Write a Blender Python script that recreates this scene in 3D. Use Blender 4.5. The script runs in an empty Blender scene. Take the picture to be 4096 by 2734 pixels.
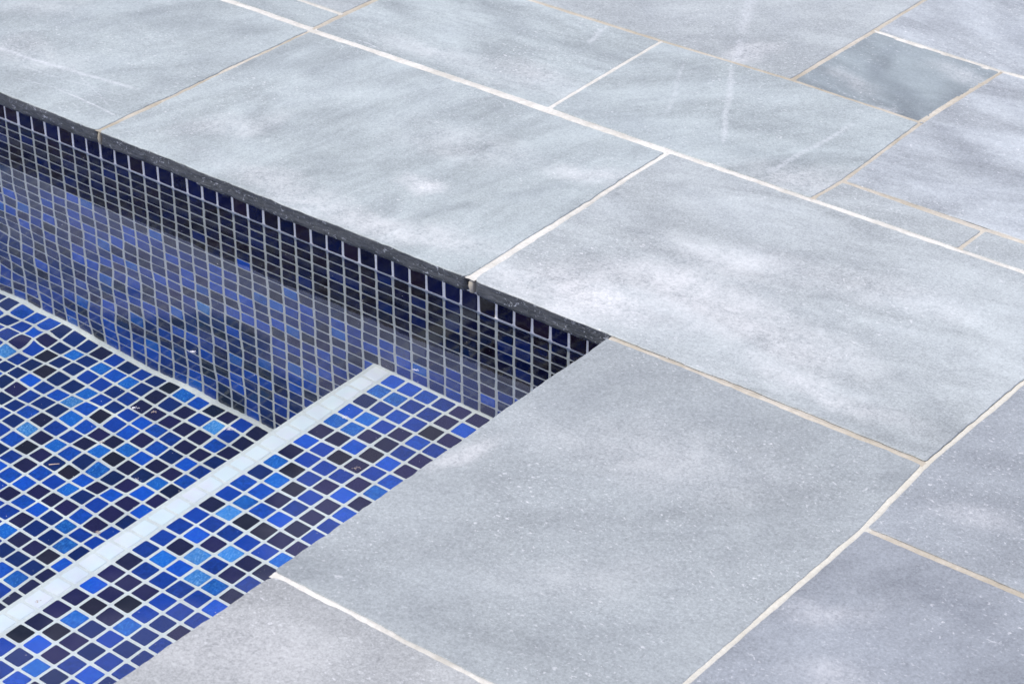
import bpy, bmesh, math, random
import numpy as np
from mathutils import Vector, Matrix
from mathutils.geometry import tessellate_polygon

rnd = random.Random(11)
scene = bpy.context.scene
COL = scene.collection
PI = math.pi

# ------------------------------------------------------------------ camera
F_PX, YAW, PIT, ROL = 9611.67, 2.23258, 0.54835, 0.00351
CAM = Vector((1.24687, -1.76620, 1.31004))


def cam_axes():
    cy, sy, cp, sp = math.cos(YAW), math.sin(YAW), math.cos(PIT), math.sin(PIT)
    fwd = Vector((cy * cp, sy * cp, -sp))
    right = Vector((sy, -cy, 0.0))
    up = right.cross(fwd)
    c, s = math.cos(ROL), math.sin(ROL)
    return c * right + s * up, -s * right + c * up, fwd


RX, RY, FW = cam_axes()
camd = bpy.data.cameras.new('camera')
cam = bpy.data.objects.new('camera', camd)
COL.objects.link(cam)
m = Matrix((RX, RY, -FW)).transposed().to_4x4()
m.translation = CAM
cam.matrix_world = m
camd.sensor_width = 36.0
camd.lens = F_PX / 4096 * 36.0
camd.clip_start = 0.05
camd.clip_end = 500
camd.dof.use_dof = True
camd.dof.focus_distance = 2.62
camd.dof.aperture_fstop = 20.0
scene.camera = cam

# ------------------------------------------------------------------ world and sun
CLOUD_OFF = (3.1, 1.7)
SUN_DIR = Vector((-0.46, -0.48, 1.0)).normalized()      # towards the sun: high, behind the far wall on the left
elev = math.asin(SUN_DIR.z)
w = bpy.data.worlds.new('World')
scene.world = w
w.use_nodes = True
wn = w.node_tree.nodes
wl = w.node_tree.links
wn.clear()
sky = wn.new('ShaderNodeTexSky')
sky.sky_type = 'NISHITA'
sky.sun_disc = False
sky.sun_elevation = elev
sky.sun_rotation = math.atan2(SUN_DIR.x, SUN_DIR.y)
sky.altitude = 0
sky.air_density = 1.0
sky.dust_density = 1.0
sky.ozone_density = 1.6
bg = wn.new('ShaderNodeBackground')
bg.inputs['Strength'].default_value = 0.15
wo = wn.new('ShaderNodeOutputWorld')
# broken bright cloud over the blue: a layer on a plane above the scene
geo = wn.new('ShaderNodeTexCoord')
sepd = wn.new('ShaderNodeSeparateXYZ')
wl.new(geo.outputs['Generated'], sepd.inputs[0])


def wmath(op, a, b=0.0, clamp=False):
    nd = wn.new('ShaderNodeMath'); nd.operation = op; nd.use_clamp = clamp
    for i_, v_ in enumerate((a, b)):
        if isinstance(v_, bpy.types.NodeSocket): wl.new(v_, nd.inputs[i_])
        else: nd.inputs[i_].default_value = v_
    return nd.outputs[0]


zc = wmath('ADD', wmath('MAXIMUM', sepd.outputs[2], 0.0), 0.12)
cmb = wn.new('ShaderNodeCombineXYZ')
wl.new(wmath('DIVIDE', sepd.outputs[0], zc), cmb.inputs[0])
wl.new(wmath('DIVIDE', sepd.outputs[1], zc), cmb.inputs[1])
cn = wn.new('ShaderNodeTexNoise')
cn.inputs['Scale'].default_value = 1.5
cn.inputs['Detail'].default_value = 6.0
cn.inputs['Roughness'].default_value = 0.5
cmap = wn.new('ShaderNodeMapping')
cmap.inputs['Location'].default_value = (CLOUD_OFF[0], CLOUD_OFF[1], 0.0)
wl.new(cmb.outputs[0], cmap.inputs['Vector'])
wl.new(cmap.outputs[0], cn.inputs['Vector'])
cover = wn.new('ShaderNodeMapRange')
cover.interpolation_type = 'SMOOTHSTEP'
for i_, v_ in enumerate((0.0, 0.40, 0.50, 0.06, 0.94)):
    if i_: cover.inputs[i_].default_value = v_
wl.new(cn.outputs[0], cover.inputs[0])
# a blue gap drifting in the cloud
wpn = wn.new('ShaderNodeTexNoise')
wpn.inputs['Scale'].default_value = 9.0
wpn.inputs['Detail'].default_value = 5.0
wl.new(cmb.outputs[0], wpn.inputs['Vector'])
gx = wmath('DIVIDE', wmath('SUBTRACT', wmath('DIVIDE', sepd.outputs[0], zc), -0.960), 0.150)
gy = wmath('DIVIDE', wmath('SUBTRACT', wmath('DIVIDE', sepd.outputs[1], zc), 0.790), 0.155)
gr_ = wmath('SQRT', wmath('ADD', wmath('MULTIPLY', gx, gx), wmath('MULTIPLY', gy, gy)))
gr_ = wmath('ADD', gr_, wmath('MULTIPLY', wmath('SUBTRACT', wpn.outputs[0], 0.5), 1.3))
gap = wn.new('ShaderNodeMapRange')
gap.interpolation_type = 'SMOOTHSTEP'
for i_, v_ in enumerate((0.0, 0.85, 1.15, 0.0, 1.0)):
    if i_: gap.inputs[i_].default_value = v_
wl.new(gr_, gap.inputs[0])
covg = wmath('MULTIPLY', cover.outputs[0], gap.outputs[0])
cmix = wn.new('ShaderNodeMix'); cmix.data_type = 'RGBA'
wl.new(covg, cmix.inputs[0])
wl.new(sky.outputs[0], cmix.inputs[6])
cmix.inputs[7].default_value = (5.6, 5.9, 8.6, 1)
wl.new(cmix.outputs[2], bg.inputs[0])
wl.new(bg.outputs[0], wo.inputs[0])

sd = bpy.data.lights.new('sun', 'SUN')
sd.energy = 2.7
sd.angle = math.radians(1.5)
sd.cycles.is_caustics_light = True
sd.color = (1.0, 0.93, 0.80)
sun = bpy.data.objects.new('sun', sd)
COL.objects.link(sun)
sun.rotation_euler = SUN_DIR.to_track_quat('Z', 'Y').to_euler()

scene.view_settings.view_transform = 'Standard'
scene.view_settings.look = 'None'
scene.view_settings.exposure = 0.44
scene.view_settings.gamma = 1.0
scene.view_settings.use_curve_mapping = False

cy_ = scene.cycles
cy_.use_denoising = True
cy_.denoiser = 'OPENIMAGEDENOISE'
cy_.denoising_prefilter = 'ACCURATE'
cy_.max_bounces = 10
cy_.diffuse_bounces = 4
cy_.glossy_bounces = 4
cy_.transmission_bounces = 8
cy_.caustics_refractive = True
cy_.caustics_reflective = False
cy_.blur_glossy = 0.0
cy_.sample_clamp_indirect = 12.0

# ------------------------------------------------------------------ measures (metres)
P = 0.025           # mosaic pitch
TS = 0.0216         # tile edge
TT = 0.004          # tile thickness
YO = 0.02           # face of the far pool wall (the coping overhangs it by 2 cm)
ZW = -0.05331       # still water level, at the first joint of the wall mosaic
TC = 0.0204         # coping thickness
X0 = -0.14225       # a vertical joint of the wall mosaic
XN = -0.32261       # inner edge of the white nosing row
WN = 0.0293
ZS = ZW - 10 * P    # step tread
ZF = ZW - 22 * P    # floor
FX, FY = X0 - 0.13 * P, YO - 0.17 * P   # joints of the floor mosaic
XE, YE = -2.62, -2.62                    # far ends of the basin


# ------------------------------------------------------------------ helpers
def tag(o, label=None, cat=None, group=None, kind=None):
    if label: o['label'] = label
    if cat: o['category'] = cat
    if group: o['group'] = group
    if kind: o['kind'] = kind
    return o


def link(name, me, parent=None):
    o = bpy.data.objects.new(name, me)
    COL.objects.link(o)
    if parent is not None:
        o.parent = parent
    return o


def empty(name, loc=(0, 0, 0)):
    o = bpy.data.objects.new(name, None)
    COL.objects.link(o)
    o.location = loc
    o.empty_display_size = 0.05
    return o


def mesh_of(name, vs, fs, mats, midx=None, smooth=False):
    me = bpy.data.meshes.new(name)
    me.from_pydata([tuple(v) for v in vs], [], fs)
    for mm in mats:
        me.materials.append(mm)
    if midx is not None:
        me.polygons.foreach_set('material_index', midx)
    if smooth:
        me.polygons.foreach_set('use_smooth', [True] * len(fs))
    me.update()
    return me


class NT:
    """tiny helper for node trees"""

    def __init__(self, name):
        self.m = bpy.data.materials.new(name)
        self.m.use_nodes = True
        self.t = self.m.node_tree
        self.t.nodes.clear()
        self.out = self.n('ShaderNodeOutputMaterial')

    def n(self, typ, ins=None, **kw):
        nd = self.t.nodes.new(typ)
        for k, v in kw.items():
            setattr(nd, k, v)
        for k, v in (ins or {}).items():
            self.put(nd, k, v)
        return nd

    def put(self, nd, k, v):
        s = nd.inputs[k]
        if isinstance(v, bpy.types.NodeSocket):
            self.t.links.new(v, s)
        elif isinstance(v, bpy.types.Node):
            self.t.links.new(v.outputs[0], s)
        else:
            if isinstance(v, (tuple, list)) and s.type == 'RGBA' and len(v) == 3:
                v = (*v, 1)
            s.default_value = v

    def math(self, op, a, b=0.0, c=0.0, clamp=False):
        nd = self.n('ShaderNodeMath', {0: a, 1: b, 2: c}, operation=op, use_clamp=clamp)
        return nd.outputs[0]

    def ramp(self, x, a, b, lo=0.0, hi=1.0, smooth=False):
        nd = self.n('ShaderNodeMapRange', {0: x, 1: a, 2: b, 3: lo, 4: hi})
        nd.interpolation_type = 'SMOOTHSTEP' if smooth else 'LINEAR'
        return nd.outputs[0]

    def mix(self, f, a, b):
        nd = self.n('ShaderNodeMix', data_type='RGBA')
        self.put(nd, 0, f); self.put(nd, 6, a); self.put(nd, 7, b)
        return nd.outputs[2]

    def noise(self, vec, scale, detail=3.0, rough=0.5, dist=0.0):
        return self.n('ShaderNodeTexNoise', {'Vector': vec, 'Scale': scale, 'Detail': detail, 'Roughness': rough, 'Distortion': dist}).outputs[0]

    def vmap(self, vec, loc=(0, 0, 0), rot=(0, 0, 0), sc=(1, 1, 1)):
        return self.n('ShaderNodeMapping', {'Vector': vec, 'Location': loc, 'Rotation': rot, 'Scale': sc}).outputs[0]


# ------------------------------------------------------------------ stone
def stone_mat(name, tint, ang, seed, vein=0.5, stains=(), scratches=(), cloud=1.0):
    """honed blue-grey limestone: clouds, drawn-out veins, fine mineral speckle, whitish bloom"""
    q = NT(name)
    pos = q.n('ShaderNodeNewGeometry').outputs['Position']
    r = random.Random(seed)
    off = (r.uniform(-9, 9), r.uniform(-9, 9), r.uniform(-9, 9))
    base = q.vmap(pos, loc=off)
    rot = q.vmap(q.vmap(pos, rot=(0, 0, -ang)), loc=off, sc=(1.0, 2.6, 1.0))
    rot2 = q.vmap(q.vmap(pos, rot=(0, 0, -ang - 0.25)), loc=off, sc=(1.0, 4.5, 1.0))
    cl = q.noise(base, 4.2, 5, 0.55, 0.4)
    cl2 = q.noise(base, 17.0, 5, 0.62, 0.6)
    vn = q.noise(rot, 3.6, 4, 0.5, 1.1)
    vn2 = q.noise(rot2, 9.0, 4, 0.5, 1.5)
    grain = q.noise(base, 430.0, 3, 0.8)
    grain2 = q.noise(base, 240.0, 3, 0.8)
    t = tint
    dark = tuple(c * 0.34 for c in t)
    light = tuple(min(1, c * 1.62 + 0.02) for c in t)
    v = q.math('MULTIPLY', q.ramp(cl, 0.33, 0.68), 0.24 * cloud)
    v = q.math('ADD', v, q.math('MULTIPLY', q.ramp(cl2, 0.3, 0.7), 0.22))
    v = q.math('ADD', v, q.math('MULTIPLY', q.ramp(vn, 0.38, 0.62), 0.56 * vein))
    v = q.math('ADD', v, q.math('MULTIPLY', q.ramp(vn2, 0.38, 0.62), 0.20 * vein))
    v = q.math('ADD', v, q.math('MULTIPLY', q.math('SUBTRACT', grain, 0.5), 1.5))
    v = q.math('ADD', v, q.math('MULTIPLY', q.math('SUBTRACT', grain2, 0.5), 0.95))
    v = q.math('ADD', v, q.math('MULTIPLY', q.math('SUBTRACT', q.noise(base, 95.0, 4, 0.75, 0.8), 0.5), 0.30))
    v = q.math('ADD', v, 0.10)
    col = q.mix(q.ramp(v, -0.35, 1.6), dark, light)
    # sparse pale mineral flecks, gathered in patches
    fl = q.noise(q.vmap(base, sc=(1, 1.6, 1)), 210.0, 2, 0.5, 0.6)
    patch = q.noise(base, 7.5, 3, 0.6)
    fm = q.math('MULTIPLY', q.ramp(fl, 0.63, 0.72), q.ramp(patch, 0.42, 0.62, 0.15, 1.0))
    white = (0.60, 0.60, 0.57)
    col = q.mix(q.math('MULTIPLY', fm, 0.6), col, white)
    fl2 = q.noise(q.vmap(base, loc=(3, 1, 0), sc=(1.0, 1.0, 1)), 46.0, 4, 0.75, 1.4)
    fm2 = q.math('MULTIPLY', q.ramp(fl2, 0.665, 0.74), q.ramp(patch, 0.35, 0.6, 0.2, 1.0))
    col = q.mix(q.math('MULTIPLY', fm2, 0.65), col, white)
    # lime bloom stains with a place and shape of their own
    warp = q.n('ShaderNodeVectorMath', {0: q.n('ShaderNodeTexNoise', {'Vector': base, 'Scale': 11.0, 'Detail': 4.0}).outputs['Color'], 1: (0.5, 0.5, 0.5)}, operation='SUBTRACT').outputs[0]
    wpos = q.n('ShaderNodeVectorMath', {0: warp, 1: (0.09, 0.09, 0.0), 2: pos}, operation='MULTIPLY_ADD').outputs[0]
    for (x, y, rx, ry, a, k, *dk) in stains:
        mp = q.n('ShaderNodeMapping', {'Vector': wpos, 'Location': (x, y, 0), 'Rotation': (0, 0, a), 'Scale': (rx, ry, 1)}, vector_type='TEXTURE').outputs[0]
        ln = q.n('ShaderNodeVectorMath', {0: q.n('ShaderNodeVectorMath', {0: mp, 1: (1, 1, 0)}, operation='MULTIPLY').outputs[0]}, operation='LENGTH').outputs['Value']
        f = q.math('MULTIPLY', q.ramp(ln, 1.25, 0.1, smooth=True), k * 0.68)
        if not dk: f = q.math('MULTIPLY', f, q.ramp(q.math('ADD', grain2, q.math('MULTIPLY', cl2, 0.9)), 0.72, 1.12, 0.15, 1.35))
        if dk:
            dcol = q.n('ShaderNodeVectorMath', {0: col, 1: (0.62, 0.63, 0.65)}, operation='MULTIPLY').outputs[0]
            col = q.mix(q.math('MINIMUM', q.math('MULTIPLY', f, 0.85), 1.0), col, dcol)
        else:
            col = q.mix(q.math('MINIMUM', f, 1.0), col, (0.60, 0.59, 0.55))
    for (x1, y1, x2, y2, wd, k) in scratches:
        L = math.hypot(x2 - x1, y2 - y1); a = math.atan2(y2 - y1, x2 - x1)
        wp2 = q.n('ShaderNodeVectorMath', {0: warp, 1: (0.02, 0.02, 0.0), 2: pos}, operation='MULTIPLY_ADD').outputs[0]
        mp = q.n('ShaderNodeMapping', {'Vector': wp2, 'Location': ((x1 + x2) / 2, (y1 + y2) / 2, 0), 'Rotation': (0, 0, a), 'Scale': (L / 2, wd, 1)}, vector_type='TEXTURE').outputs[0]
        sx = q.n('ShaderNodeSeparateXYZ', {0: mp})
        fx = q.ramp(q.math('ABSOLUTE', sx.outputs[0]), 1.0, 0.7, smooth=True)
        fy = q.ramp(q.math('ABSOLUTE', sx.outputs[1]), 1.0, 0.0, smooth=True)
        f = q.math('MULTIPLY', q.math('MULTIPLY', fx, fy), k)
        col = q.mix(q.math('MULTIPLY', f, q.ramp(grain2, 0.35, 0.6, 0.1, 1.2)), col, (0.50, 0.51, 0.49))
    bh = q.math('ADD', q.math('MULTIPLY', grain, 0.5), q.math('ADD', grain2, q.math('MULTIPLY', cl2, 2.0)))
    bump = q.n('ShaderNodeBump', {'Strength': 0.35, 'Distance': 0.0006, 'Height': bh}).outputs[0]
    bs = q.n('ShaderNodeBsdfPrincipled', {'Base Color': col, 'Roughness': q.ramp(cl2, 0.3, 0.7, 0.5, 0.68), 'Normal': bump, 'Specular IOR Level': 0.4})
    q.t.links.new(bs.outputs[0], q.out.inputs[0])
    return q.m


def edge_mat():
    """the sawn edge of the coping: dark raw slate-grey stone, laminated, with pale chips"""
    q = NT('dark_stone_edge')
    pos = q.n('ShaderNodeNewGeometry').outputs['Position']
    lam = q.noise(q.vmap(pos, rot=(0.5, 0.2, 0), sc=(1, 1, 7)), 45.0, 6, 0.65, 1.0)
    fine = q.noise(pos, 420.0, 4, 0.7)
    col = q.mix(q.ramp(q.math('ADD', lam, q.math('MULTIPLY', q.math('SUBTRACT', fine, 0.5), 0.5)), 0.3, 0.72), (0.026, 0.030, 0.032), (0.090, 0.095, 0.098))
    chip = q.noise(q.vmap(pos, sc=(1, 1, 1.3)), 165.0, 3, 0.7, 1.0)
    pt = q.noise(pos, 20.0, 2, 0.5)
    col = q.mix(q.math('MULTIPLY', q.ramp(chip, 0.59, 0.66), q.ramp(pt, 0.38, 0.6, 0.15, 0.85)), col, (0.42, 0.44, 0.46))
    bump = q.n('ShaderNodeBump', {'Strength': 0.8, 'Distance': 0.0015, 'Height': q.math('ADD', lam, q.math('MULTIPLY', fine, 0.3))}).outputs[0]
    bs = q.n('ShaderNodeBsdfPrincipled', {'Base Color': col, 'Roughness': 0.6, 'Normal': bump, 'Specular IOR Level': 0.35})
    q.t.links.new(bs.outputs[0], q.out.inputs[0])
    return q.m


def grout_mat(name, a, b, scale=60.0, bumpd=0.0008, lo=0.35, hi=0.65, pits=False):
    q = NT(name)
    pos = q.n('ShaderNodeNewGeometry').outputs['Position']
    n1 = q.noise(pos, scale, 4, 0.65, 0.5)
    n0 = q.noise(pos, 7.0, 3, 0.6)
    n2 = q.noise(pos, 700.0, 3, 0.7)
    f = q.ramp(q.math('ADD', q.math('MULTIPLY', n1, 0.4), q.math('MULTIPLY', n0, 0.6)), lo, hi)
    col = q.mix(f, a, b)
    col = q.mix(q.ramp(q.math('ADD', q.math('MULTIPLY', n2, 0.5), q.math('MULTIPLY', q.noise(pos, 190.0, 3, 0.7), 0.5)), 0.38, 0.66, 0.0, 0.42), col, tuple(c * 0.6 for c in a))
    if pits:
        pz = q.noise(pos, 260.0, 4, 0.8, 1.5)
        pm = q.noise(pos, 13.0, 2, 0.5)
        col = q.mix(q.math('MULTIPLY', q.ramp(pz, 0.64, 0.70), q.ramp(pm, 0.5, 0.62)), col, (0.12, 0.09, 0.06))
    bump = q.n('ShaderNodeBump', {'Strength': 0.6, 'Distance': bumpd, 'Height': q.math('ADD', n1, q.math('MULTIPLY', n2, 0.4))}).outputs[0]
    bs = q.n('ShaderNodeBsdfPrincipled', {'Base Color': col, 'Roughness': 0.85, 'Normal': bump, 'Specular IOR Level': 0.2})
    q.t.links.new(bs.outputs[0], q.out.inputs[0])
    return q.m


M_EDGE = edge_mat()
M_GROUT = grout_mat('mosaic_grout', (0.78, 0.75, 0.68), (0.90, 0.875, 0.80))
M_WHITE = grout_mat('white_joint', (0.42, 0.40, 0.33), (0.70, 0.68, 0.60))
M_SAND = grout_mat('sandy_joint', (0.32, 0.28, 0.20), (0.54, 0.50, 0.41), 25.0, pits=True)
M_CREAM = grout_mat('cream_joint', (0.42, 0.375, 0.27), (0.54, 0.52, 0.43), 12.0, lo=0.3, hi=0.5)
M_MORTAR = grout_mat('mortar', (0.30, 0.27, 0.23), (0.42, 0.39, 0.35))


# ------------------------------------------------------------------ mosaic glass
def glass_mat(name, col, var, sparkle=0.0, mott=0.0, spark_col=(0.3, 0.6, 0.9), rough=0.07, spec=0.22):
    q = NT(name)
    pos = q.n('ShaderNodeNewGeometry').outputs['Position']
    tone = q.n('ShaderNodeAttribute', attribute_type='GEOMETRY', attribute_name='tone').outputs['Fac']
    base = q.mix(tone, tuple(c * (1 - var) for c in col), tuple(min(1, c * (1 + var)) for c in col))
    if mott:
        n = q.noise(pos, 150.0, 4, 0.65, 0.8)
        base = q.mix(q.ramp(n, 0.35, 0.7, 0.0, mott), base, tuple(min(1, c * 1.9 + 0.01) for c in col))
    if sparkle:
        sp = q.noise(q.vmap(pos, rot=(0, 0, 0.66), sc=(1, 0.32, 1)), 1100.0, 2, 0.6, 0.3)
        dens = q.noise(pos, 110.0, 2, 0.5)
        base = q.mix(q.math('MULTIPLY', q.ramp(sp, 0.50, 0.66), q.ramp(dens, 0.3, 0.7, 0.35 * sparkle, sparkle)), base, spark_col)
    wv = q.noise(pos, 90.0, 2, 0.5)
    bump = q.n('ShaderNodeBump', {'Strength': 0.15, 'Distance': 0.0008, 'Height': wv}).outputs[0]
    bs = q.n('ShaderNodeBsdfPrincipled', {'Base Color': base, 'Roughness': rough, 'Normal': bump, 'Specular IOR Level': spec})
    q.t.links.new(bs.outputs[0], q.out.inputs[0])
    return q.m


GLASS = {
    'K': glass_mat('black_glass', (0.011, 0.005, 0.013), 0.4),
    'P': glass_mat('plum_black_glass', (0.011, 0.005, 0.050), 0.35, mott=0.15),
    'M': glass_mat('ink_blue_glass', (0.001, 0.003, 0.030), 0.5, mott=0.2),  # near-black blue, made mainly for the painted shade on the upper wall
    'D': glass_mat('midnight_blue_glass', (0.0005, 0.013, 0.105), 0.35, mott=0.25),
    'N': glass_mat('navy_blue_glass', (0.0005, 0.031, 0.255), 0.3, 0.25, 0.4, (0.01, 0.12, 0.38)),
    'B': glass_mat('royal_blue_glass', (0.0005, 0.058, 0.40), 0.3, 0.45, 0.5, (0.02, 0.20, 0.54)),
    'S': glass_mat('bright_blue_glass', (0.002, 0.095, 0.42), 0.25, 0.8, 0.4, (0.07, 0.34, 0.74)),
    'L': glass_mat('sky_blue_glass', (0.035, 0.20, 0.54), 0.15, 1.0, 0.3, (0.30, 0.58, 0.86)),
}


def pearl():
    q = NT('pearl_white_glass')
    pos = q.n('ShaderNodeNewGeometry').outputs['Position']
    n = q.noise(pos, 45.0, 3, 0.5, 1.2)
    n2 = q.noise(pos, 18.0, 2, 0.5)
    a = q.mix(q.ramp(n, 0.35, 0.65), (0.92, 0.88, 0.84), (0.90, 0.82, 0.84))
    a = q.mix(q.ramp(n2, 0.4, 0.65, 0.0, 0.7), a, (0.82, 0.89, 0.84))
    bs = q.n('ShaderNodeBsdfPrincipled', {'Base Color': a, 'Roughness': 0.08, 'Specular IOR Level': 0.25})
    q.t.links.new(bs.outputs[0], q.out.inputs[0])
    return q.m


GLASS['W'] = pearl()
CODES = list(GLASS)
WEIGHTS = {'K': 4, 'P': 24, 'D': 18, 'N': 32, 'B': 17, 'S': 4, 'L': 0.6}


def pick(w=WEIGHTS):
    return rnd.choices(list(w), list(w.values()))[0]


def tile_geo(seed, s=TS, fine=True):
    """a pillowed glass tessera: rounded corners, soft arris; local z is its face normal, face at z=0"""
    r = random.Random(seed)
    pts = []
    h = s / 2
    rad = r.uniform(0.0014, 0.0022)
    nseg = 2 if fine else 0
    for (sx, sy, a0) in ((1, 1, 0), (-1, 1, 90), (-1, -1, 180), (1, -1, 270)):
        if not fine:
            pts.append((sx * h, sy * h)); continue
        jx, jy = r.uniform(-.00022, .00022), r.uniform(-.00022, .00022)
        for i in range(nseg + 1):
            a = math.radians(a0 + 90 * i / nseg)
            pts.append((sx * (h - rad) + rad * math.cos(a) + jx, sy * (h - rad) + rad * math.sin(a) + jy))
    n = len(pts)
    vs, fs = [], []
    if fine:
        rings = ((0.0010, 0.0), (0.0, -0.0007), (0.0, -TT))
    else:
        rings = ((0.0003, 0.0), (0.0, -TT))
    for ins, z in rings:
        for (x, y) in pts:
            k = 1 - ins / h
            vs.append((x * k, y * k, z))
    fs.append(tuple(range(n)))
    for ri in range(len(rings) - 1):
        for i in range(n):
            j = (i + 1) % n
            fs.append((ri * n + i, (ri + 1) * n + i, (ri + 1) * n + j, ri * n + j))
    return vs, fs


GEO = [tile_geo(i) for i in range(5)]
GEO_LO = tile_geo(0, fine=False)
_tm = {}


def tile_mesh(code, var, tone):
    key = (code, var, tone)
    if key not in _tm:
        vs, fs = GEO[var]
        me = mesh_of('glass_tile', vs, fs, [GLASS[code]])
        at = me.attributes.new('tone', 'FLOAT', 'POINT')
        at.data.foreach_set('value', [tone / 3.0] * len(vs))
        _tm[key] = me
    return _tm[key]


# ---- where a point in the pool shows in the photograph (used only to rank pieces by how large they show)
def seen(pt):
    px, py, pz = pt
    dx, dy = px - CAM.x, py - CAM.y
    D = math.hypot(dx, dy)
    H = CAM.z - ZW
    d = ZW - pz
    if d <= 0:
        s = Vector(pt); t = 1.0
    else:
        lo, hi = 0.0, 1.0
        for _ in range(26):
            t = (lo + hi) / 2
            a = D * t; b = D - a
            if a / math.hypot(a, H) > 1.333 * b / math.hypot(b, d): hi = t
            else: lo = t
        s = Vector((CAM.x + dx * t, CAM.y + dy * t, ZW))
    v = s - CAM
    k = -CAM.z / v.z
    cx_, cy2 = CAM.x + v.x * k, CAM.y + v.y * k
    z = v.dot(FW)
    u = 0.5 + F_PX / 4096 * v.dot(RX) / z
    vv = 0.5 - F_PX / 2734 * v.dot(RY) / z
    inside = -0.012 < u < 1.012 and -0.012 < vv < 1.012 and cx_ < 0.02 and cy2 < 0.012
    return inside, (Vector(pt) - CAM).length


def place_tiles(parent, items, limit=300, name='tile', stuff='tile_field'):
    """items: (point, rotation matrix 3x3, code). The ones that show become parts, the rest one joined part."""
    ranked = []
    for i, (pt, R, code) in enumerate(items):
        ins, dist = seen(pt)
        ranked.append((0 if ins else 1, dist, i))
    ranked.sort()
    vis = [i for f, d, i in ranked if f == 0]
    parts = vis[:limit]
    rest = vis[limit:]
    off = [i for f, d, i in ranked if f == 1]
    for i in parts:
        pt, R, code = items[i]
        o = link(name, tile_mesh(code, rnd.randrange(5), rnd.randrange(4)), parent)
        jit = Matrix.Rotation(rnd.gauss(0, 0.009), 3, 'Z') @ Matrix.Rotation(rnd.gauss(0, 0.006), 3, 'X') @ Matrix.Rotation(rnd.gauss(0, 0.006), 3, 'Y')
        mm = (R @ jit).to_4x4()
        mm.translation = Vector(pt) + R @ Vector((rnd.gauss(0, .00022), rnd.gauss(0, .00022), rnd.gauss(0, .00010)))
        o.matrix_world = mm
    V, Fc, MI, TN = [], [], [], []
    for grp, geo_list in ((rest, GEO), (off, [GEO_LO])):
        for i in grp:
            pt, R, code = items[i]
            g = geo_list[rnd.randrange(len(geo_list))]
            R2 = np.array(R @ Matrix.Rotation(rnd.gauss(0, 0.009), 3, 'Z'))
            c = np.array(pt) + np.array(R @ Vector((rnd.gauss(0, .00022), rnd.gauss(0, .00022), rnd.gauss(0, .0001))))
            vv = np.array(g[0]) @ R2.T + c
            b = len(V)
            V.extend(map(tuple, vv))
            tn = rnd.random()
            TN.extend([tn] * len(vv))
            for f in g[1]:
                Fc.append(tuple(b + k for k in f))
                MI.append(CODES.index(code))
    if V:
        me = mesh_of(stuff, V, Fc, [GLASS[c] for c in CODES], MI)
        at = me.attributes.new('tone', 'FLOAT', 'POINT')
        at.data.foreach_set('value', TN)
        tag(link(stuff, me, parent), kind='stuff')


def box_mesh(name, x0, x1, y0, y1, z0, z1, mat):
    vs = [(x, y, z) for z in (z0, z1) for y in (y0, y1) for x in (x0, x1)]
    fs = [(0, 2, 3, 1), (4, 5, 7, 6), (0, 1, 5, 4), (2, 6, 7, 3), (0, 4, 6, 2), (1, 3, 7, 5)]
    return mesh_of(name, vs, fs, [mat])


R_UP = Matrix.Identity(3)
R_SOUTH = Matrix(((1, 0, 0), (0, 0, -1), (0, 1, 0)))        # face normal -y
R_WEST = Matrix(((0, 0, -1), (1, 0, 0), (0, -1, 0)))        # face normal -x
R_NORTH = Matrix(((-1, 0, 0), (0, 0, 1), (0, 1, 0)))        # face normal +y
R_EAST = Matrix(((0, 0, 1), (1, 0, 0), (0, 1, 0)))          # face normal +x
GD = 0.0007   # how far the grout lies back from the tile faces

# ------------------------------------------------------------------ far pool wall
WALL_MAP = {(-16, 8): 'S', (-15, 8): 'S', (-14, 6): 'S', (-14, 10): 'S', (-11, 8): 'S', (-9, 8): 'B', (-18, 16): 'S', (-6, 8): 'S', (-20, 12): 'L', (-22, 14): 'S', (-16, 15): 'S', (-30, 21): 'S', (-23, 6): 'S', (-28, 6): 'S', (-11, 7): 'B', (-16, 11): 'B', (-14, 16): 'B', (-17, 5): 'B', (-29, 6): 'B', (-29, 8): 'B', (-26, 11): 'B', (-25, 11): 'S', (-28, 10): 'B', (-28, 13): 'B', (-31, 8): 'B', (-34, 9): 'B', (-34, 21): 'B', (-29, 16): 'B', (-27, 19): 'B', (-20, 17): 'B', (-24, 20): 'B', (-21, 16): 'B', (-8, 7): 'B'}
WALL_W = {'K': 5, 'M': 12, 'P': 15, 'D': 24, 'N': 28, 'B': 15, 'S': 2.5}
WALL_TOP_SHADE = {'K': 34, 'M': 56, 'D': 10}  # darker tile mix: paints the shaded band under the coping into the tile colours
pw = empty('pool_wall', (-0.6, YO, ZF))
tag(pw, 'long pool wall tiled in dark blue glass mosaic below the overhanging stone coping', 'pool wall')
pw.matrix_world = Matrix.Identity(4)
link('grout', box_mesh('grout', XE, 0.16, YO + GD, YO + 0.16, ZF - 0.05, -TC - 0.0010, M_GROUT), pw)
items = []
i0 = int((XE - X0) / P)
for i in range(i0, 7):
    for j in range(-1, 22):
        x = X0 + (i + 0.5) * P
        z = ZW - (j + 0.5) * P
        if x > 0.02 + 0.4 * P: continue
        items.append(((x, YO, z), R_SOUTH, WALL_MAP.get((i, j)) or pick(WALL_W if j > 6 else WALL_TOP_SHADE if j >= 0 else {'K': 4, 'M': 6})))  # upper rows take the darkened mixes, so their shade is partly colour
place_tiles(pw, items)

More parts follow.
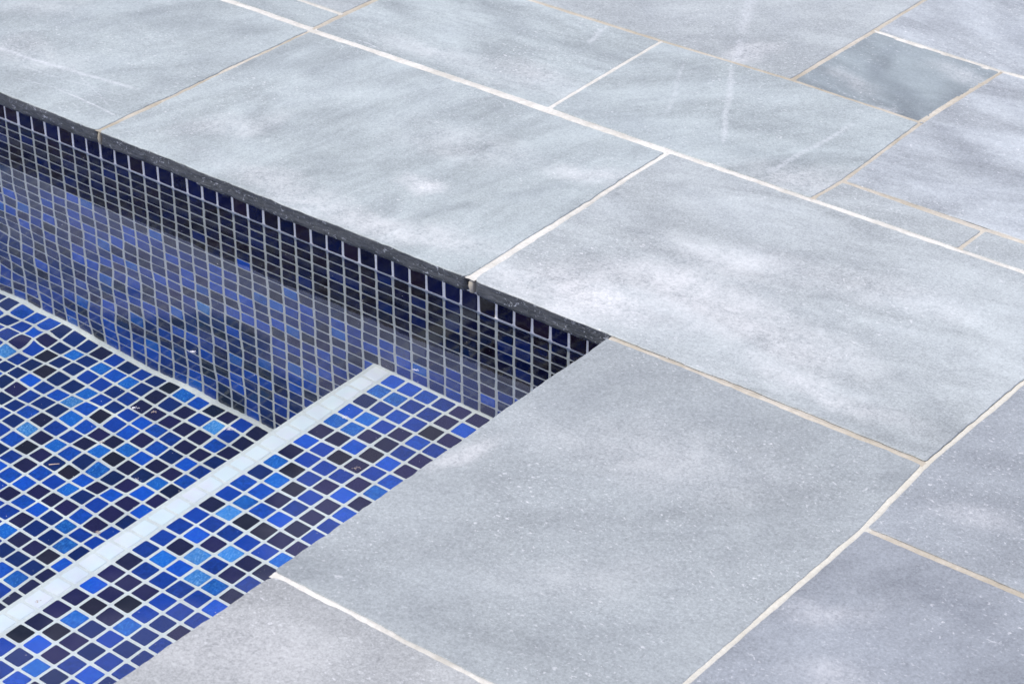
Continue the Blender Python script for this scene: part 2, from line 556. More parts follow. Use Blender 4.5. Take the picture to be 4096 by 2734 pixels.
def bead(name, x0, x1, y, z, w_, parent, seed):
    vs, fs = [], []
    n = int((x1 - x0) / 0.006)
    for i in range(n + 1):
        x = x0 + (x1 - x0) * i / n
        k = w_ * (1 + 0.16 * math.sin(i * 1.7 + seed) * math.sin(i * 0.53 + seed) + 0.10 * math.sin(i * 3.1))
        for a in range(5):
            t = a / 4
            vs.append((x, y - k * (1 - t) ** 1.6, z + k * t ** 1.6 * 0.8))
    for i in range(n):
        for a in range(4):
            b = i * 5 + a
            fs.append((b, b + 5, b + 6, b + 1))
    return link(name, mesh_of(name, vs, fs, [M_GROUT], smooth=True), parent)


bead('grout_bead', XE, XN - WN - 0.001, YO + 0.0004, ZF - 0.0004, 0.0062, pw, 1)
bead('grout_bead', XN - WN + 0.001, 0.019, YO + 0.0004, ZS - 0.0004, 0.0042, pw, 2)

# the side wall under the near coping (only its top can be seen from other places)
ps = empty('pool_wall', (0, 0, 0))
tag(ps, 'short pool wall of blue mosaic hidden under the coping slabs beside the step', 'pool wall')
link('grout', box_mesh('grout', 0.02 + GD, 0.16, YE, YO + GD - 0.0003, ZF - 0.05, -TC - 0.0010, M_GROUT), ps)
items = []
for j in range(-1, 10):
    for i in range(1, 104):
        y = YO - (i + 0.5) * P + 0.010
        if y < YE: break
        items.append(((0.02, y, ZW - (j + 0.5) * P), R_WEST, pick(WALL_W)))
place_tiles(ps, items, 0)

# the two other sides of the basin
for nm, x0, x1, y0, y1, Rm, face in (('a', XE - 0.15, 0.16, YE - 0.15, YE - GD, R_NORTH, 'y'), ('b', XE - 0.15, XE - GD, YE + 0.0003, YO + 0.16, R_EAST, 'x')):
    pz = empty('pool_wall', (0, 0, 0))
    tag(pz, 'blue mosaic pool wall at the far left end of the basin' if face == 'x' else 'blue mosaic pool wall at the near end of the basin below the camera', 'pool wall')
    link('grout', box_mesh('grout', x0, x1, y0, y1, ZF - 0.05, -TC - 0.0010, M_GROUT), pz)
    items = []
    for j in range(-1, 22):
        for i in range(1, 104):
            if face == 'y':
                x = 0.02 - (i + 0.5) * P
                if x > XN - WN - 0.01 and j > 9: continue
                if x > XE + 0.01: items.append(((x, YE, ZW - (j + 0.5) * P), Rm, pick(WALL_W)))
            else:
                y = YO - (i + 0.5) * P
                if y > YE + 0.01: items.append(((XE, y, ZW - (j + 0.5) * P), Rm, pick(WALL_W)))
    place_tiles(pz, items, 0)

# ------------------------------------------------------------------ step
STEP = """BBBNPP
SSNNPBN
DNBNKPP
BSNPBNP
SSPPNPN
PPBKBPN
BNKPNBN
PNNNPSN
SKNPBPN
DSKNPBN
BBPNPNN
NSBBPNN
PLKKPPN
NNNNNSN
NBPLPPN
NPLNPNN
NSBLSPP
PNNNNBN
PPPNNNN
BPKNDPP
PKPSDNN
PSDNDDN
PKPDNNN
KBPNBDN
NDSDNBP
KNBPPDN
NBNPPNB""".split('\n')
st = empty('pool_step', (0, 0, 0))
tag(st, 'shallow underwater step of blue mosaic with a row of pearly white nosing tiles', 'pool step')
link('step_body', box_mesh('step_body', XN - WN, 0.02 + GD - 0.0004, YE, YO + GD - 0.0006, ZF - 0.05, ZS - GD, M_GROUT), st)
items, nose = [], []
for r in range(104):
    y = YO - (r + 0.5) * P - 0.0009
    if y < YE + 0.01: break
    nose.append(((XN - 0.0128, y, ZS), R_UP, 'W'))
    for c in range(14):
        x = XN + 0.0011 + (c + 0.5) * P
        if x > 0.012: continue
        code = STEP[r][c] if r < len(STEP) and c < len(STEP[r]) else pick()
        items.append(((x, y, ZS), R_UP, code))
    for k in range(12):
        items.append(((XN - WN - GD, y, ZS - 0.004 - (k + 0.5) * P + 0.003), R_WEST, pick(WALL_W)))
place_tiles(st, items)
place_tiles(st, nose, name='nosing_tile', stuff='nosing_row')

# ------------------------------------------------------------------ floor
FLOOR_MAP = {(-25, 7): 'L', (-18, 1): 'L', (-31, 3): 'L', (-28, 1): 'S', (-26, 1): 'S', (-24, 1): 'S', (-25, 3): 'S', (-25, 4): 'L', (-24, 5): 'S', (-21, 0): 'S', (-21, 6): 'S', (-23, 7): 'S', (-20, 7): 'S', (-20, 5): 'S', (-20, 9): 'S', (-17, 6): 'S', (-18, 11): 'S', (-20, 13): 'S', (-17, 12): 'S', (-17, 15): 'S', (-31, 1): 'B', (-32, 0): 'B', (-31, 0): 'B', (-30, 0): 'D', (-33, 0): 'B', (-25, 1): 'B', (-21, 4): 'B', (-21, 3): 'B', (-20, 3): 'B', (-25, 8): 'B', (-22, 7): 'B', (-22, 9): 'B', (-23, 10): 'B', (-18, 8): 'B', (-20, 8): 'B', (-18, 10): 'B', (-20, 11): 'B', (-16, 8): 'B', (-16, 13): 'B', (-18, 15): 'B', (-19, 5): 'B', (-17, 4): 'B', (-28, 4): 'B', (-33, 1): 'K', (-31, 2): 'K', (-27, 0): 'K', (-28, 3): 'K', (-27, 3): 'K', (-30, 4): 'K', (-28, 5): 'K', (-25, 6): 'K', (-23, 4): 'K', (-23, 3): 'K', (-22, 2): 'P', (-21, 2): 'P', (-24, 7): 'K', (-24, 8): 'K', (-22, 5): 'P', (-21, 5): 'P', (-20, 4): 'P', (-19, 0): 'K', (-18, 0): 'P', (-16, 0): 'P', (-16, 1): 'P', (-20, 1): 'P', (-20, 2): 'P', (-18, 2): 'P', (-18, 3): 'P', (-17, 3): 'P', (-17, 5): 'K', (-16, 6): 'K', (-18, 5): 'P', (-21, 8): 'K', (-20, 6): 'K', (-19, 6): 'P', (-18, 7): 'P', (-19, 8): 'P', (-16, 7): 'P', (-17, 8): 'P', (-17, 9): 'P', (-17, 10): 'P', (-23, 9): 'P', (-21, 10): 'P', (-20, 10): 'P', (-19, 10): 'P', (-20, 12): 'P', (-19, 13): 'P', (-17, 13): 'K', (-16, 14): 'P', (-16, 15): 'P', (-22, 6): 'P', (-25, 0): 'D', (-23, 0): 'D', (-23, 1): 'D', (-27, 2): 'D', (-26, 3): 'D', (-26, 7): 'D', (-27, 6): 'D', (-19, 12): 'D', (-18, 12): 'D', (-18, 14): 'D', (-17, 14): 'D'}
FLOOR_W = {'K': 2, 'P': 10, 'D': 26, 'N': 44, 'B': 17, 'S': 1}
pf = empty('pool_floor', (0, 0, 0))
tag(pf, kind='structure')
link('grout', box_mesh('grout', XE - 0.001, XN - WN - 0.0005, YE - 0.001, YO + GD - 0.0012, ZF - 0.05, ZF - GD, M_GROUT), pf)
items = []
for i in range(-100, -14):
    for j in range(0, 106):
        x = FX + (i + 0.5) * P
        y = FY - (j + 0.5) * P
        if x > XN - WN - 0.4 * P or x < XE or y < YE: continue
        items.append(((x, y, ZF), R_UP, {'K': rnd.choice('PPDKM')}.get(FLOOR_MAP.get((i, j)), FLOOR_MAP.get((i, j))) or pick(FLOOR_W)))
place_tiles(pf, items)


# ------------------------------------------------------------------ paving
def hnoise(s, seed):
    """smooth 1-d noise along an edge (s in metres)"""
    v = 0
    for k, (wl_, a) in enumerate(((0.11, 0.45), (0.035, 0.35), (0.012, 0.3), (0.0045, 0.22))):
        t = s / wl_ + seed * 7.31 + k * 3.1
        i = math.floor(t); f = t - i; f = f * f * (3 - 2 * f)
        h = lambda n: math.sin(n * 127.1 + seed * 311.7 + k * 74.7) * 43758.5453 % 1.0 - 0.5
        v += a * (h(i) * (1 - f) + h(i + 1) * f) * 2
    return v


def slab_mesh(name, corners, mat, seed, zt=0.0, inset=0.0014, rad=None, rough=0.0007, th=TC, step=0.006):
    """corners: (x, y, corner radius) counter-clockwise"""
    n = len(corners)
    pts = []
    for i in range(n):
        x, y, r_ = corners[i]
        r_ = max(r_, 0.0042)
        px, py, _ = corners[i - 1]
        nx, ny, _ = corners[(i + 1) % n]
        a = Vector((px - x, py - y)).normalized(); b = Vector((nx - x, ny - y)).normalized()
        c = Vector((x, y))
        if r_ <= 0.0005:
            pts.append(c + (a + b) * 0.0005); continue
        p0 = c + a * r_; p2 = c + b * r_
        for k in range(6):
            t = k / 5
            pts.append((1 - t) ** 2 * p0 + 2 * t * (1 - t) * c + t * t * p2)
    dense = []
    for i in range(len(pts)):
        a, b = pts[i], pts[(i + 1) % len(pts)]
        L = (b - a).length
        k = max(1, int(L / step))
        for j in range(k):
            dense.append(a.lerp(b, j / k))
    N = len(dense)
    nor = []
    for i in range(N):
        d = dense[(i + 1) % N] - dense[i - 1]
        nor.append(Vector((d.y, -d.x)).normalized())
    s = 0.0
    edge = []
    for i in range(N):
        if i: s += (dense[i] - dense[i - 1]).length
        edge.append(dense[i] - nor[i] * (inset + rough * (hnoise(s, seed) + 0.2)))
    rings = [(0.0012, 0.0), (0.0007, -0.00020), (0.0002, -0.0009), (0.0, -0.0024), (0.0003, -th * 0.38), (-0.0002, -th * 0.7), (0.0003, -th + 0.0026), (0.0034, -th)]
    vs = []
    for ri, (ins, z) in enumerate(rings):
        for i in range(N):
            jit = (0.0, 0.0002, 0.0005, 0.0010, 0.0022, 0.0024, 0.0022, 0.0014)[ri] * hnoise(i * step, seed + ri * 5.3)
            zz = z + (0.0024 * hnoise(i * step, seed + 91.0) if ri >= 5 else 0.0)
            p_ = edge[i] - nor[i] * (ins + jit)
            vs.append((p_.x, p_.y, zt + zz))
    fs = [tuple(t) for t in tessellate_polygon([[Vector((vs[i][0], vs[i][1], 0)) for i in range(N)]])]
    fs = [t if (Vector(vs[t[1]]) - Vector(vs[t[0]])).cross(Vector(vs[t[2]]) - Vector(vs[t[0]])).z > 0 else t[::-1] for t in fs]
    n0 = len(fs)
    mi = [0] * n0
    for ri in range(len(rings) - 1):
        for i in range(N):
            j = (i + 1) % N
            fs.append((ri * N + i, (ri + 1) * N + i, (ri + 1) * N + j, ri * N + j))
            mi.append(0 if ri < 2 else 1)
    bot = [tuple(reversed([(len(rings) - 1) * N + i for i in t])) for t in fs[:n0]]
    fs += bot
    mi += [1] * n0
    me = mesh_of(name, vs, fs, [mat, M_EDGE], mi)
    sm = [False] * n0 + [True] * (len(fs) - 2 * n0) + [False] * n0
    me.polygons.foreach_set('use_smooth', sm)
    return me


coping = empty('pool_coping', (0, 0, 0))
tag(coping, 'pale blue-grey stone coping slabs around the corner of the pool with dark cut edges', 'coping')
patio = empty('patio', (0, 0, 0))
tag(patio, kind='structure')

A = (0.302, 0.325, 0.302)      # the usual blue-grey
A2 = (0.268, 0.298, 0.276)     # greener
A3 = (0.276, 0.296, 0.285)     # bluer
W2 = 0.0030
W1 = 0.0018


def S(parent, name, cs, seed, tint=A, ang=0.3, zt=0.0, vein=0.5, stains=(), scratches=(), cloud=1.0, inset=0.0006, label=None, rough=None):
    cs = [(c[0], c[1], c[2] if len(c) > 2 else 0.0) for c in cs]
    rough = rough or (0.0022 if name == 'coping_slab' else 0.0012)
    mat = stone_mat('limestone', tint, ang, seed, vein, stains, scratches, cloud)
    o = link(name, slab_mesh(name, cs, mat, seed, zt, inset, rough=rough), parent)
    if label: o['label'] = label
    return o


# coping slabs: corners measured on the stone
S(coping, 'coping_slab', [(-1.36, 0.0), (-0.7730, 0.0004, 0.008), (-0.7705, 0.3838), (-1.36, 0.3892)], 1, A2, 0.9, 0.0, 0.6, inset=0.0010,
  stains=[(-0.95, 0.30, 0.12, 0.05, 0.2, 0.6, 1), (-1.05, 0.20, 0.10, 0.05, 0.6, 0.5, 1), (-0.83, 0.33, 0.06, 0.03, 0.2, 0.6, 1), (-0.86, 0.15, 0.08, 0.02, 0.3, 0.45, 1), (-1.02, 0.10, 0.11, 0.05, 0.2, 0.30), (-1.12, 0.22, 0.09, 0.06, 0.6, 0.22)],
  scratches=[(-1.13, 0.081, -0.80, 0.116, 0.0055, 0.5), (-0.9037, 0.0533, -0.775, 0.041, 0.0022, 0.6), (-0.95, 0.12, -0.80, 0.05, 0.002, 0.3), (-1.0, 0.07, -0.8, 0.09, 0.002, 0.25), (-0.98, 0.04, -0.79, 0.075, 0.0018, 0.3)])
S(coping, 'coping_slab', [(-0.7695, 0.0006, 0.006), (-0.1925, -0.0006, 0.014), (-0.1945, 0.3836), (-0.7680, 0.3815)], 2, A2, 1.25, 0.0004, 0.75, inset=0.0008,
  stains=[(-0.70, 0.30, 0.12, 0.06, 0.9, 0.5, 1), (-0.30, 0.12, 0.10, 0.015, 1.15, 0.5, 1), (-0.24, 0.24, 0.08, 0.018, 1.1, 0.5, 1), (-0.60, 0.18, 0.12, 0.02, 1.2, 0.4, 1), (-0.3744, 0.1387, 0.034, 0.026, 0.3, 0.75), (-0.2330, 0.2750, 0.07, 0.03, 0.5, 0.55), (-0.45, 0.03, 0.20, 0.035, 0.0, 0.45), (-0.28, 0.05, 0.12, 0.04, 0.2, 0.45), (-0.66, 0.11, 0.09, 0.035, 1.0, 0.35), (-0.40, 0.25, 0.12, 0.05, 0.1, 0.25)])
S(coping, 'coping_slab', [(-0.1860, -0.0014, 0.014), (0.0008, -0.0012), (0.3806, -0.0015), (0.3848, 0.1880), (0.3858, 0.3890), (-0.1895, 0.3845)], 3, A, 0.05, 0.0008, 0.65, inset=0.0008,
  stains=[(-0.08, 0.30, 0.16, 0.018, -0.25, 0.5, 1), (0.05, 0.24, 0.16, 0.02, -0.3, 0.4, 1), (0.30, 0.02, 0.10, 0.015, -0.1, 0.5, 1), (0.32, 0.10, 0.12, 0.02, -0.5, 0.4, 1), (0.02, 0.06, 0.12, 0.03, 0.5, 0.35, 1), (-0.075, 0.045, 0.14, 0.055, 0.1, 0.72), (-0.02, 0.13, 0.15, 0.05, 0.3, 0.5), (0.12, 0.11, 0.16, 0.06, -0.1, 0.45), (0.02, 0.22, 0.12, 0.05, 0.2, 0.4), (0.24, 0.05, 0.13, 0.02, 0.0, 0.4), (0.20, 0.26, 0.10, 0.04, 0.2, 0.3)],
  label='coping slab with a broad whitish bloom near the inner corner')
S(coping, 'coping_slab', [(0.0018, -0.5213, 0.010), (0.3838, -0.5234), (0.3882, -0.1318), (0.3806, -0.0062), (0.0010, -0.0042)], 4, (0.272, 0.294, 0.276), 0.55, 0.0, 0.30, inset=0.0006, cloud=0.8,
  stains=[(0.03, -0.49, 0.10, 0.03, 0.1, 0.55, 1), (0.30, -0.42, 0.10, 0.05, 0.5, 0.4, 1), (0.05, -0.12, 0.10, 0.03, 1.3, 0.4, 1), (0.365, -0.04, 0.02, 0.03, 0.2, 0.6, 1), (0.02, -0.26, 0.05, 0.02, 1.4, 0.5), (0.17, -0.15, 0.16, 0.07, 0.3, 0.25), (0.22, -0.36, 0.10, 0.04, 0.7, 0.15)],
  label='largest coping slab in the foreground, speckled mid grey')
S(coping, 'coping_slab', [(0.0010, -1.12), (0.3838, -1.12), (0.3838, -0.5252), (0.0048, -0.5234, 0.012)], 5, (0.312, 0.320, 0.294), 0.4, -0.0004, 0.25, inset=0.0006, cloud=0.6,
  stains=[(0.06, -0.62, 0.10, 0.06, 0.5, 0.25)], label='paler warm grey coping slab at the bottom')
S(coping, 'coping_slab', [(-1.96, 0.0), (-1.364, 0.0), (-1.364, 0.3892), (-1.96, 0.3892)], 6, A)
S(coping, 'coping_slab', [(XE - 0.4, 0.0), (-1.964, 0.0), (-1.964, 0.3892), (XE - 0.4, 0.3892)], 7, A)
S(coping, 'coping_slab', [(0.0, -1.80), (0.3838, -1.80), (0.3838, -1.124), (0.0, -1.124)], 8, A)
S(coping, 'coping_slab', [(0.0, YE - 0.4), (0.3838, YE - 0.4), (0.3838, -1.804), (0.0, -1.804)], 9, A)
for k in range(4):
    x1 = -0.004 - k * 0.656
    S(coping, 'coping_slab', [(x1 - 0.652, YE - 0.38), (x1, YE - 0.38), (x1, YE + 0.02), (x1 - 0.652, YE + 0.02)], 40 + k, A)
    y1 = -0.004 - k * 0.656
    if k < 4:
        S(coping, 'coping_slab', [(XE - 0.38, y1 - 0.62 if k == 3 else y1 - 0.652), (XE + 0.02, y1 - 0.62 if k == 3 else y1 - 0.652), (XE + 0.02, y1), (XE - 0.38, y1)], 50 + k, A)

# paving beyond the coping
PV = 'paving_slab'
S(patio, PV, [(-1.60, 0.3948), (-0.7720, 0.3920), (-0.7722, 0.4480), (-1.60, 0.4520)], 12, A2, 0.1)
S(patio, PV, [(-1.60, 0.4550), (-0.7725, 0.4520), (-0.7680, 0.92), (-1.60, 0.92)], 13, A, 0.3)
S(patio, PV, [(-0.7668, 0.3895), (-0.3800, 0.3935), (-0.3855, 0.6445), (-0.7640, 0.6440)], 14, A2, -0.15, vein=0.9, zt=-0.0003,
  stains=[(-0.62, 0.58, 0.14, 0.018, -0.35, 0.6, 1), (-0.48, 0.56, 0.12, 0.02, 0.1, 0.5, 1), (-0.45, 0.45, 0.10, 0.04, 0.0, 0.35), (-0.60, 0.43, 0.1, 0.03, 0.0, 0.3)], scratches=[(-0.47, 0.635, -0.455, 0.575, 0.006, 0.35), (-0.705, 0.4035, -0.655, 0.398, 0.0015, 0.8)])
S(patio, PV, [(-0.3765, 0.3930), (0.0035, 0.3930), (0.0085, 0.4515), (0.0040, 0.6442), (-0.1858, 0.6492), (-0.3828, 0.6444)], 15, A2, 0.7, vein=0.7, zt=0.0003,
  stains=[(-0.30, 0.42, 0.12, 0.05, 0.0, 0.6, 1), (-0.14, 0.44, 0.12, 0.03, 0.3, 0.45, 1), (-0.03, 0.42, 0.10, 0.05, 0.3, 0.45)], scratches=[(-0.272, 0.645, -0.150, 0.440, 0.0065, 0.40), (-0.0716, 0.4066, -0.0574, 0.6000, 0.0060, 0.36), (-0.33, 0.62, -0.25, 0.46, 0.005, 0.2)])
S(patio, PV, [(-0.7640, 0.6475), (-0.3835, 0.6478), (-0.1875, 0.6526), (-0.1825, 0.9800), (-0.1820, 1.25), (-0.76, 1.25)], 16, A, 0.5, vein=0.4,
  stains=[(-0.275, 0.68, 0.06, 0.03, 1.2, 0.6)], scratches=[(-0.40, 0.90, -0.31, 0.72, 0.014, 0.3), (-0.31, 0.72, -0.272, 0.655, 0.008, 0.35)])
S(patio, PV, [(-0.1842, 0.6526), (0.0040, 0.6475), (0.0110, 0.8382), (-0.1805, 0.8475)], 17, (0.150, 0.174, 0.166), -0.35, vein=1.1, zt=-0.0006,
  label='small square paving slab, clearly darker grey than its neighbours', stains=[(-0.115, 0.77, 0.075, 0.022, -1.15, 0.9, 1), (-0.055, 0.71, 0.08, 0.028, -0.75, 1.0, 1), (-0.02, 0.665, 0.04, 0.02, -0.5, 0.9, 1), (-0.02, 0.80, 0.06, 0.03, -0.2, 0.35), (-0.12, 0.69, 0.06, 0.025, -0.3, 0.3), (-0.05, 0.655, 0.03, 0.012, 0.2, 0.4)])
S(patio, PV, [(-0.1790, 0.8510), (0.0115, 0.8415), (0.0423, 0.8448), (0.40, 0.8480), (0.40, 1.25), (-0.1785, 1.25)], 18, A3, -0.4, vein=0.9,
  stains=[(-0.05, 0.98, 0.12, 0.03, -0.9, 0.6, 1), (0.02, 0.93, 0.12, 0.025, -0.8, 0.45, 1)])
S(patio, PV, [(0.0065, 0.6480), (0.0066, 0.6440), (0.0118, 0.4535), (0.2471, 0.4550), (0.50, 0.4565), (0.50, 0.8460), (0.0140, 0.8380)], 19, A3, -0.05, vein=0.9,
  stains=[(0.10, 0.60, 0.16, 0.022, -0.62, 0.6, 1), (0.20, 0.56, 0.16, 0.02, -0.6, 0.5, 1), (0.05, 0.69, 0.10, 0.02, -0.4, 0.35, 1)])
S(patio, PV, [(0.0070, 0.3930), (0.1970, 0.3930), (0.1980, 0.4465), (0.0115, 0.4500)], 20, A, 0.2)
S(patio, PV, [(0.2000, 0.3930), (0.70, 0.3930), (0.70, 0.4520), (0.2010, 0.4485)], 21, A, 0.3)
S(patio, PV, [(0.3910, -0.1298), (0.95, -0.1280), (0.95, 0.3880), (0.3878, 0.3880), (0.3874, 0.1880), (0.3838, -0.0043)], 22, (0.240, 0.258, 0.252), 0.4, vein=0.35,
  stains=[(0.46, -0.05, 0.06, 0.03, 0.3, 0.3)])
S(patio, PV, [(0.3875, -0.75), (0.95, -0.75), (0.95, -0.1340), (0.3912, -0.1340), (0.3875, -0.4226)], 23, (0.212, 0.228, 0.228), 0.8, vein=0.5, zt=-0.0005,
  stains=[(0.53, -0.185, 0.10, 0.03, -0.1, 0.8, 1), (0.58, -0.25, 0.10, 0.05, 0.3, 0.7, 1), (0.43, -0.26, 0.06, 0.02, 0.6, 0.3), (0.47, -0.34, 0.05, 0.03, 0.6, 0.3)])
S(patio, PV, [(0.3885, -1.40), (0.95, -1.40), (0.95, -0.754), (0.3885, -0.754)], 24, A)
S(patio, PV, [(0.5040, 0.4565), (0.95, 0.4565), (0.95, 0.8460), (0.5040, 0.8460)], 25, A)
S(patio, PV, [(0.704, 0.3930), (0.95, 0.3930), (0.95, 0.4520), (0.704, 0.4520)], 26, A)
S(patio, PV, [(0.404, 0.8500), (0.95, 0.8500), (0.95, 1.25), (0.404, 1.25)], 27, A)
S(patio, PV, [(-1.60, 0.924), (-0.7680, 0.924), (-0.7650, 1.25), (-1.60, 1.25)], 28, A)
sd_ = 60
for (x0, x1, y0, y1, nx, ny) in ((0.954, 2.3, -3.02, 1.25, 3, 8), (-3.0, 0.95, 1.254, 2.4, 7, 3), (-3.0, -1.604, 0.3932, 1.25, 3, 2), (0.3885, 0.95, -3.02, -1.404, 1, 3)):
    for a in range(nx):
        for b in range(ny):
            dx, dy = (x1 - x0) / nx, (y1 - y0) / ny
            c = [(x0 + a * dx, y0 + b * dy), (x0 + (a + 1) * dx - 0.004, y0 + b * dy), (x0 + (a + 1) * dx - 0.004, y0 + (b + 1) * dy - 0.004), (x0 + a * dx, y0 + (b + 1) * dy - 0.004)]
            sd_ += 1
            nm = PV
            if (a + b) % 3 == 0 or not hasattr(S, 'shared'):
                S.shared = [stone_mat('limestone', rnd.choice((A, A2, A3)), rnd.uniform(-0.6, 1.2), sd_)] + (S.shared[:3] if hasattr(S, 'shared') else [])
            link(nm, slab_mesh(nm, [(p_[0], p_[1], 0) for p_ in c], rnd.choice(S.shared), sd_, step=0.04), patio)


# joints: pointed mortar, a touch below the slab faces
def joint(pts, width, mat, parent, zt=-0.0007, seed=0, name='joint'):
    """a strip of pointing along a polyline, its surface slightly uneven and hollowed"""
    P_ = [Vector(p_) for p_ in pts]
    samp = []
    for a, b in zip(P_, P_[1:]):
        k = max(1, int((b - a).length / 0.004))
        for j in range(k): samp.append((a.lerp(b, j / k), (b - a).normalized()))
    samp.append((P_[-1], (P_[-1] - P_[-2]).normalized()))
    vs, fs = [], []
    s = 0
    offs = (-1, -0.5, 0, 0.5, 1)
    for i, (c, d) in enumerate(samp):
        n = Vector((-d.y, d.x))
        wl_ = width * 0.75 * (1 + 0.5 * hnoise(i * 0.004, seed + 40)); wr_ = width * 0.75 * (1 + 0.5 * hnoise(i * 0.004, seed + 50))
        ctr = 0.0005 * hnoise(i * 0.004 * 0.4, seed + 60)
        prof = ((-wl_ - 0.0045, zt - 0.0006), (-wl_, zt - 0.0004), (-wl_ * 0.45, zt), (wr_ * 0.1, zt - 0.0003), (wr_ * 0.6, zt), (wr_, zt - 0.0005), (wr_ + 0.0045, zt - 0.0006))
        for q_, (o, z0) in enumerate(prof):
            z = z0 + 0.00026 * hnoise(i * 0.004, seed + q_ * 1.7)
            p_ = c + n * (o + ctr)
            vs.append((p_.x, p_.y, z))
    offs = range(7)
    m_ = len(offs)
    for i in range(len(samp) - 1):
        for q_ in range(m_ - 1):
            a = i * m_ + q_
            fs.append((a, a + m_, a + m_ + 1, a + 1))
    me = mesh_of(name, vs, fs, [mat], smooth=True)
    return link(name, me, parent)


joint([(-1.6, 0.3915), (-0.9265, 0.3885), (-0.7690, 0.3865), (-0.3782, 0.3885), (-0.1920, 0.3885), (0.0054, 0.3905), (0.28, 0.3905), (0.94, 0.3905)], 0.0036, M_WHITE, patio, -0.0001, 1)
joint([(-0.7713, -0.0005 + 0.002), (-0.7692, 0.3815)], 0.0026, M_SAND, coping, -0.0005, 2)
joint([(-0.7693, 0.3866), (-0.7705, 0.4505), (-0.7655, 0.5157), (-0.7615, 1.25)], 0.0028, M_SAND, patio, -0.0002, 3)
joint([(-0.1893, 0.0012), (-0.1920, 0.3840)], 0.0030, M_WHITE, coping, -0.0001, 4)
joint([(0.0040, -0.0029), (0.3822, -0.0038)], 0.0022, M_SAND, coping, -0.0001, 5)
joint([(0.3868, 0.3880), (0.3866, 0.1880), (0.3825, -0.0043), (0.3902, -0.1318), (0.3860, -0.4226), (0.3860, -1.40)], 0.0028, M_CREAM, coping, -0.0002, 6)
joint([(0.0060, -0.5222), (0.1599, -0.5237), (0.3850, -0.5242)], 0.0024, M_WHITE, coping, -0.0002, 7)
joint([(0.3905, -0.1318), (0.5540, -0.1312), (0.95, -0.1305)], 0.0030, M_SAND, patio, -0.0008, 8)
joint([(-0.7640, 0.6455), (-0.3841, 0.6460), (-0.1858, 0.6511), (0.0054, 0.6458)], 0.0022, M_SAND, patio, -0.0002, 9)
joint([(-0.3782, 0.3922), (-0.3841, 0.6460)], 0.0020, M_WHITE, patio, -0.0001, 10)
joint([(-0.1858, 0.6511), (-0.1818, 0.8493), (-0.1807, 0.9795), (-0.180, 1.25)], 0.0022, M_SAND, patio, -0.0002, 11)
joint([(-0.1818, 0.8493), (0.0124, 0.8397), (0.0423, 0.8432), (0.95, 0.8475)], 0.0022, M_WHITE, patio, -0.0001, 12)
joint([(0.0054, 0.3907), (0.0103, 0.4519), (0.0054, 0.6458), (0.0124, 0.8397)], 0.0022, M_SAND, patio, -0.0001, 13)
joint([(0.0103, 0.4519), (0.1994, 0.4482), (0.2471, 0.4532), (0.95, 0.4543)], 0.0026, M_SAND, patio, -0.0002, 14)
joint([(0.1986, 0.3907), (0.1994, 0.4482)], 0.0018, M_SAND, patio, -0.0002, 15)
joint([(-1.6, 0.4535), (-0.8500, 0.4500), (-0.7705, 0.4505)], 0.0022, M_WHITE, patio, -0.0001, 16)


# mortar dabs that fill the joints where they end at the pool
def dab(x, y, mat, w_=0.005, seed=1, dpt=0.008):
    bm = bmesh.new()
    bmesh.ops.create_icosphere(bm, subdivisions=3, radius=1.0)
    for v in bm.verts:
        sg = lambda t, e: math.copysign(abs(t) ** e, t)
        k = 1 + 0.08 * math.sin(v.co.z * 7 + seed) + 0.06 * math.sin(v.co.x * 9 + v.co.y * 5)
        v.co = Vector((sg(v.co.x, 0.55) * w_ * k * 0.8, sg(v.co.y, 0.6) * dpt * k, sg(v.co.z, 0.45) * (TC / 2 - 0.0010)))
        v.co += Vector((x, y + dpt * 0.9, -TC / 2 - 0.0006))
    me = bpy.data.meshes.new('joint_end')
    bm.to_mesh(me); bm.free()
    me.materials.append(mat)
    me.polygons.foreach_set('use_smooth', [True] * len(me.polygons))
    return link('joint_end', me, coping)


dab(-0.1892, 0.0034, M_SAND, 0.0048, 1)
dab(-0.7716, 0.0020, M_SAND, 0.0036, 2, 0.007)
b3 = box_mesh('joint_fill', -0.1925, -0.1858, 0.012, 0.380, -TC, -0.0020, M_WHITE); link('joint_fill', b3, coping)
b4 = box_mesh('joint_fill', -0.7735, -0.7695, 0.010, 0.380, -TC, -0.0024, M_SAND); link('joint_fill', b4, coping)
# mortar bed under everything, up to the pool walls

for (x0, x1, y0, y1) in ((-3.05, 2.35, 0.162, 2.45), (0.162, 2.35, -3.05, 0.158), (-3.05, XE - 0.152, -3.05, 0.158), (XE - 0.15, 0.158, -3.05, YE - 0.152)):
    link('mortar_bed', box_mesh('mortar_bed', x0, x1, y0, y1, -0.30, -TC - 0.0012, M_MORTAR), patio)



# ------------------------------------------------------------------ ground beyond
gm = grout_mat('dry_earth', (0.16, 0.14, 0.11), (0.24, 0.21, 0.17), 20.0)
gv, gf = [], []
R_ = 120.0
ring = [(-3.06, -3.06), (2.36, -3.06), (2.36, 2.46), (-3.06, 2.46)]
for (x, y) in ring: gv.append((x, y, -0.012))
for (x, y) in ((-R_, -R_), (R_, -R_), (R_, R_), (-R_, R_)): gv.append((x, y, -0.012))
for i in range(4):
    j = (i + 1) % 4
    gf.append((i, i + 4, j + 4, j))
tag(link('ground', mesh_of('ground', gv, gf, [gm])), kind='structure')


# ------------------------------------------------------------------ water
def water_mat():
    q = NT('pool_water')
    g = q.n('ShaderNodeBsdfGlass', {'Color': (0.92, 0.985, 1.0), 'Roughness': 0.0, 'IOR': 1.3335})
    q.t.links.new(g.outputs[0], q.out.inputs['Surface'])
    return q.m


M_WATER = water_mat()


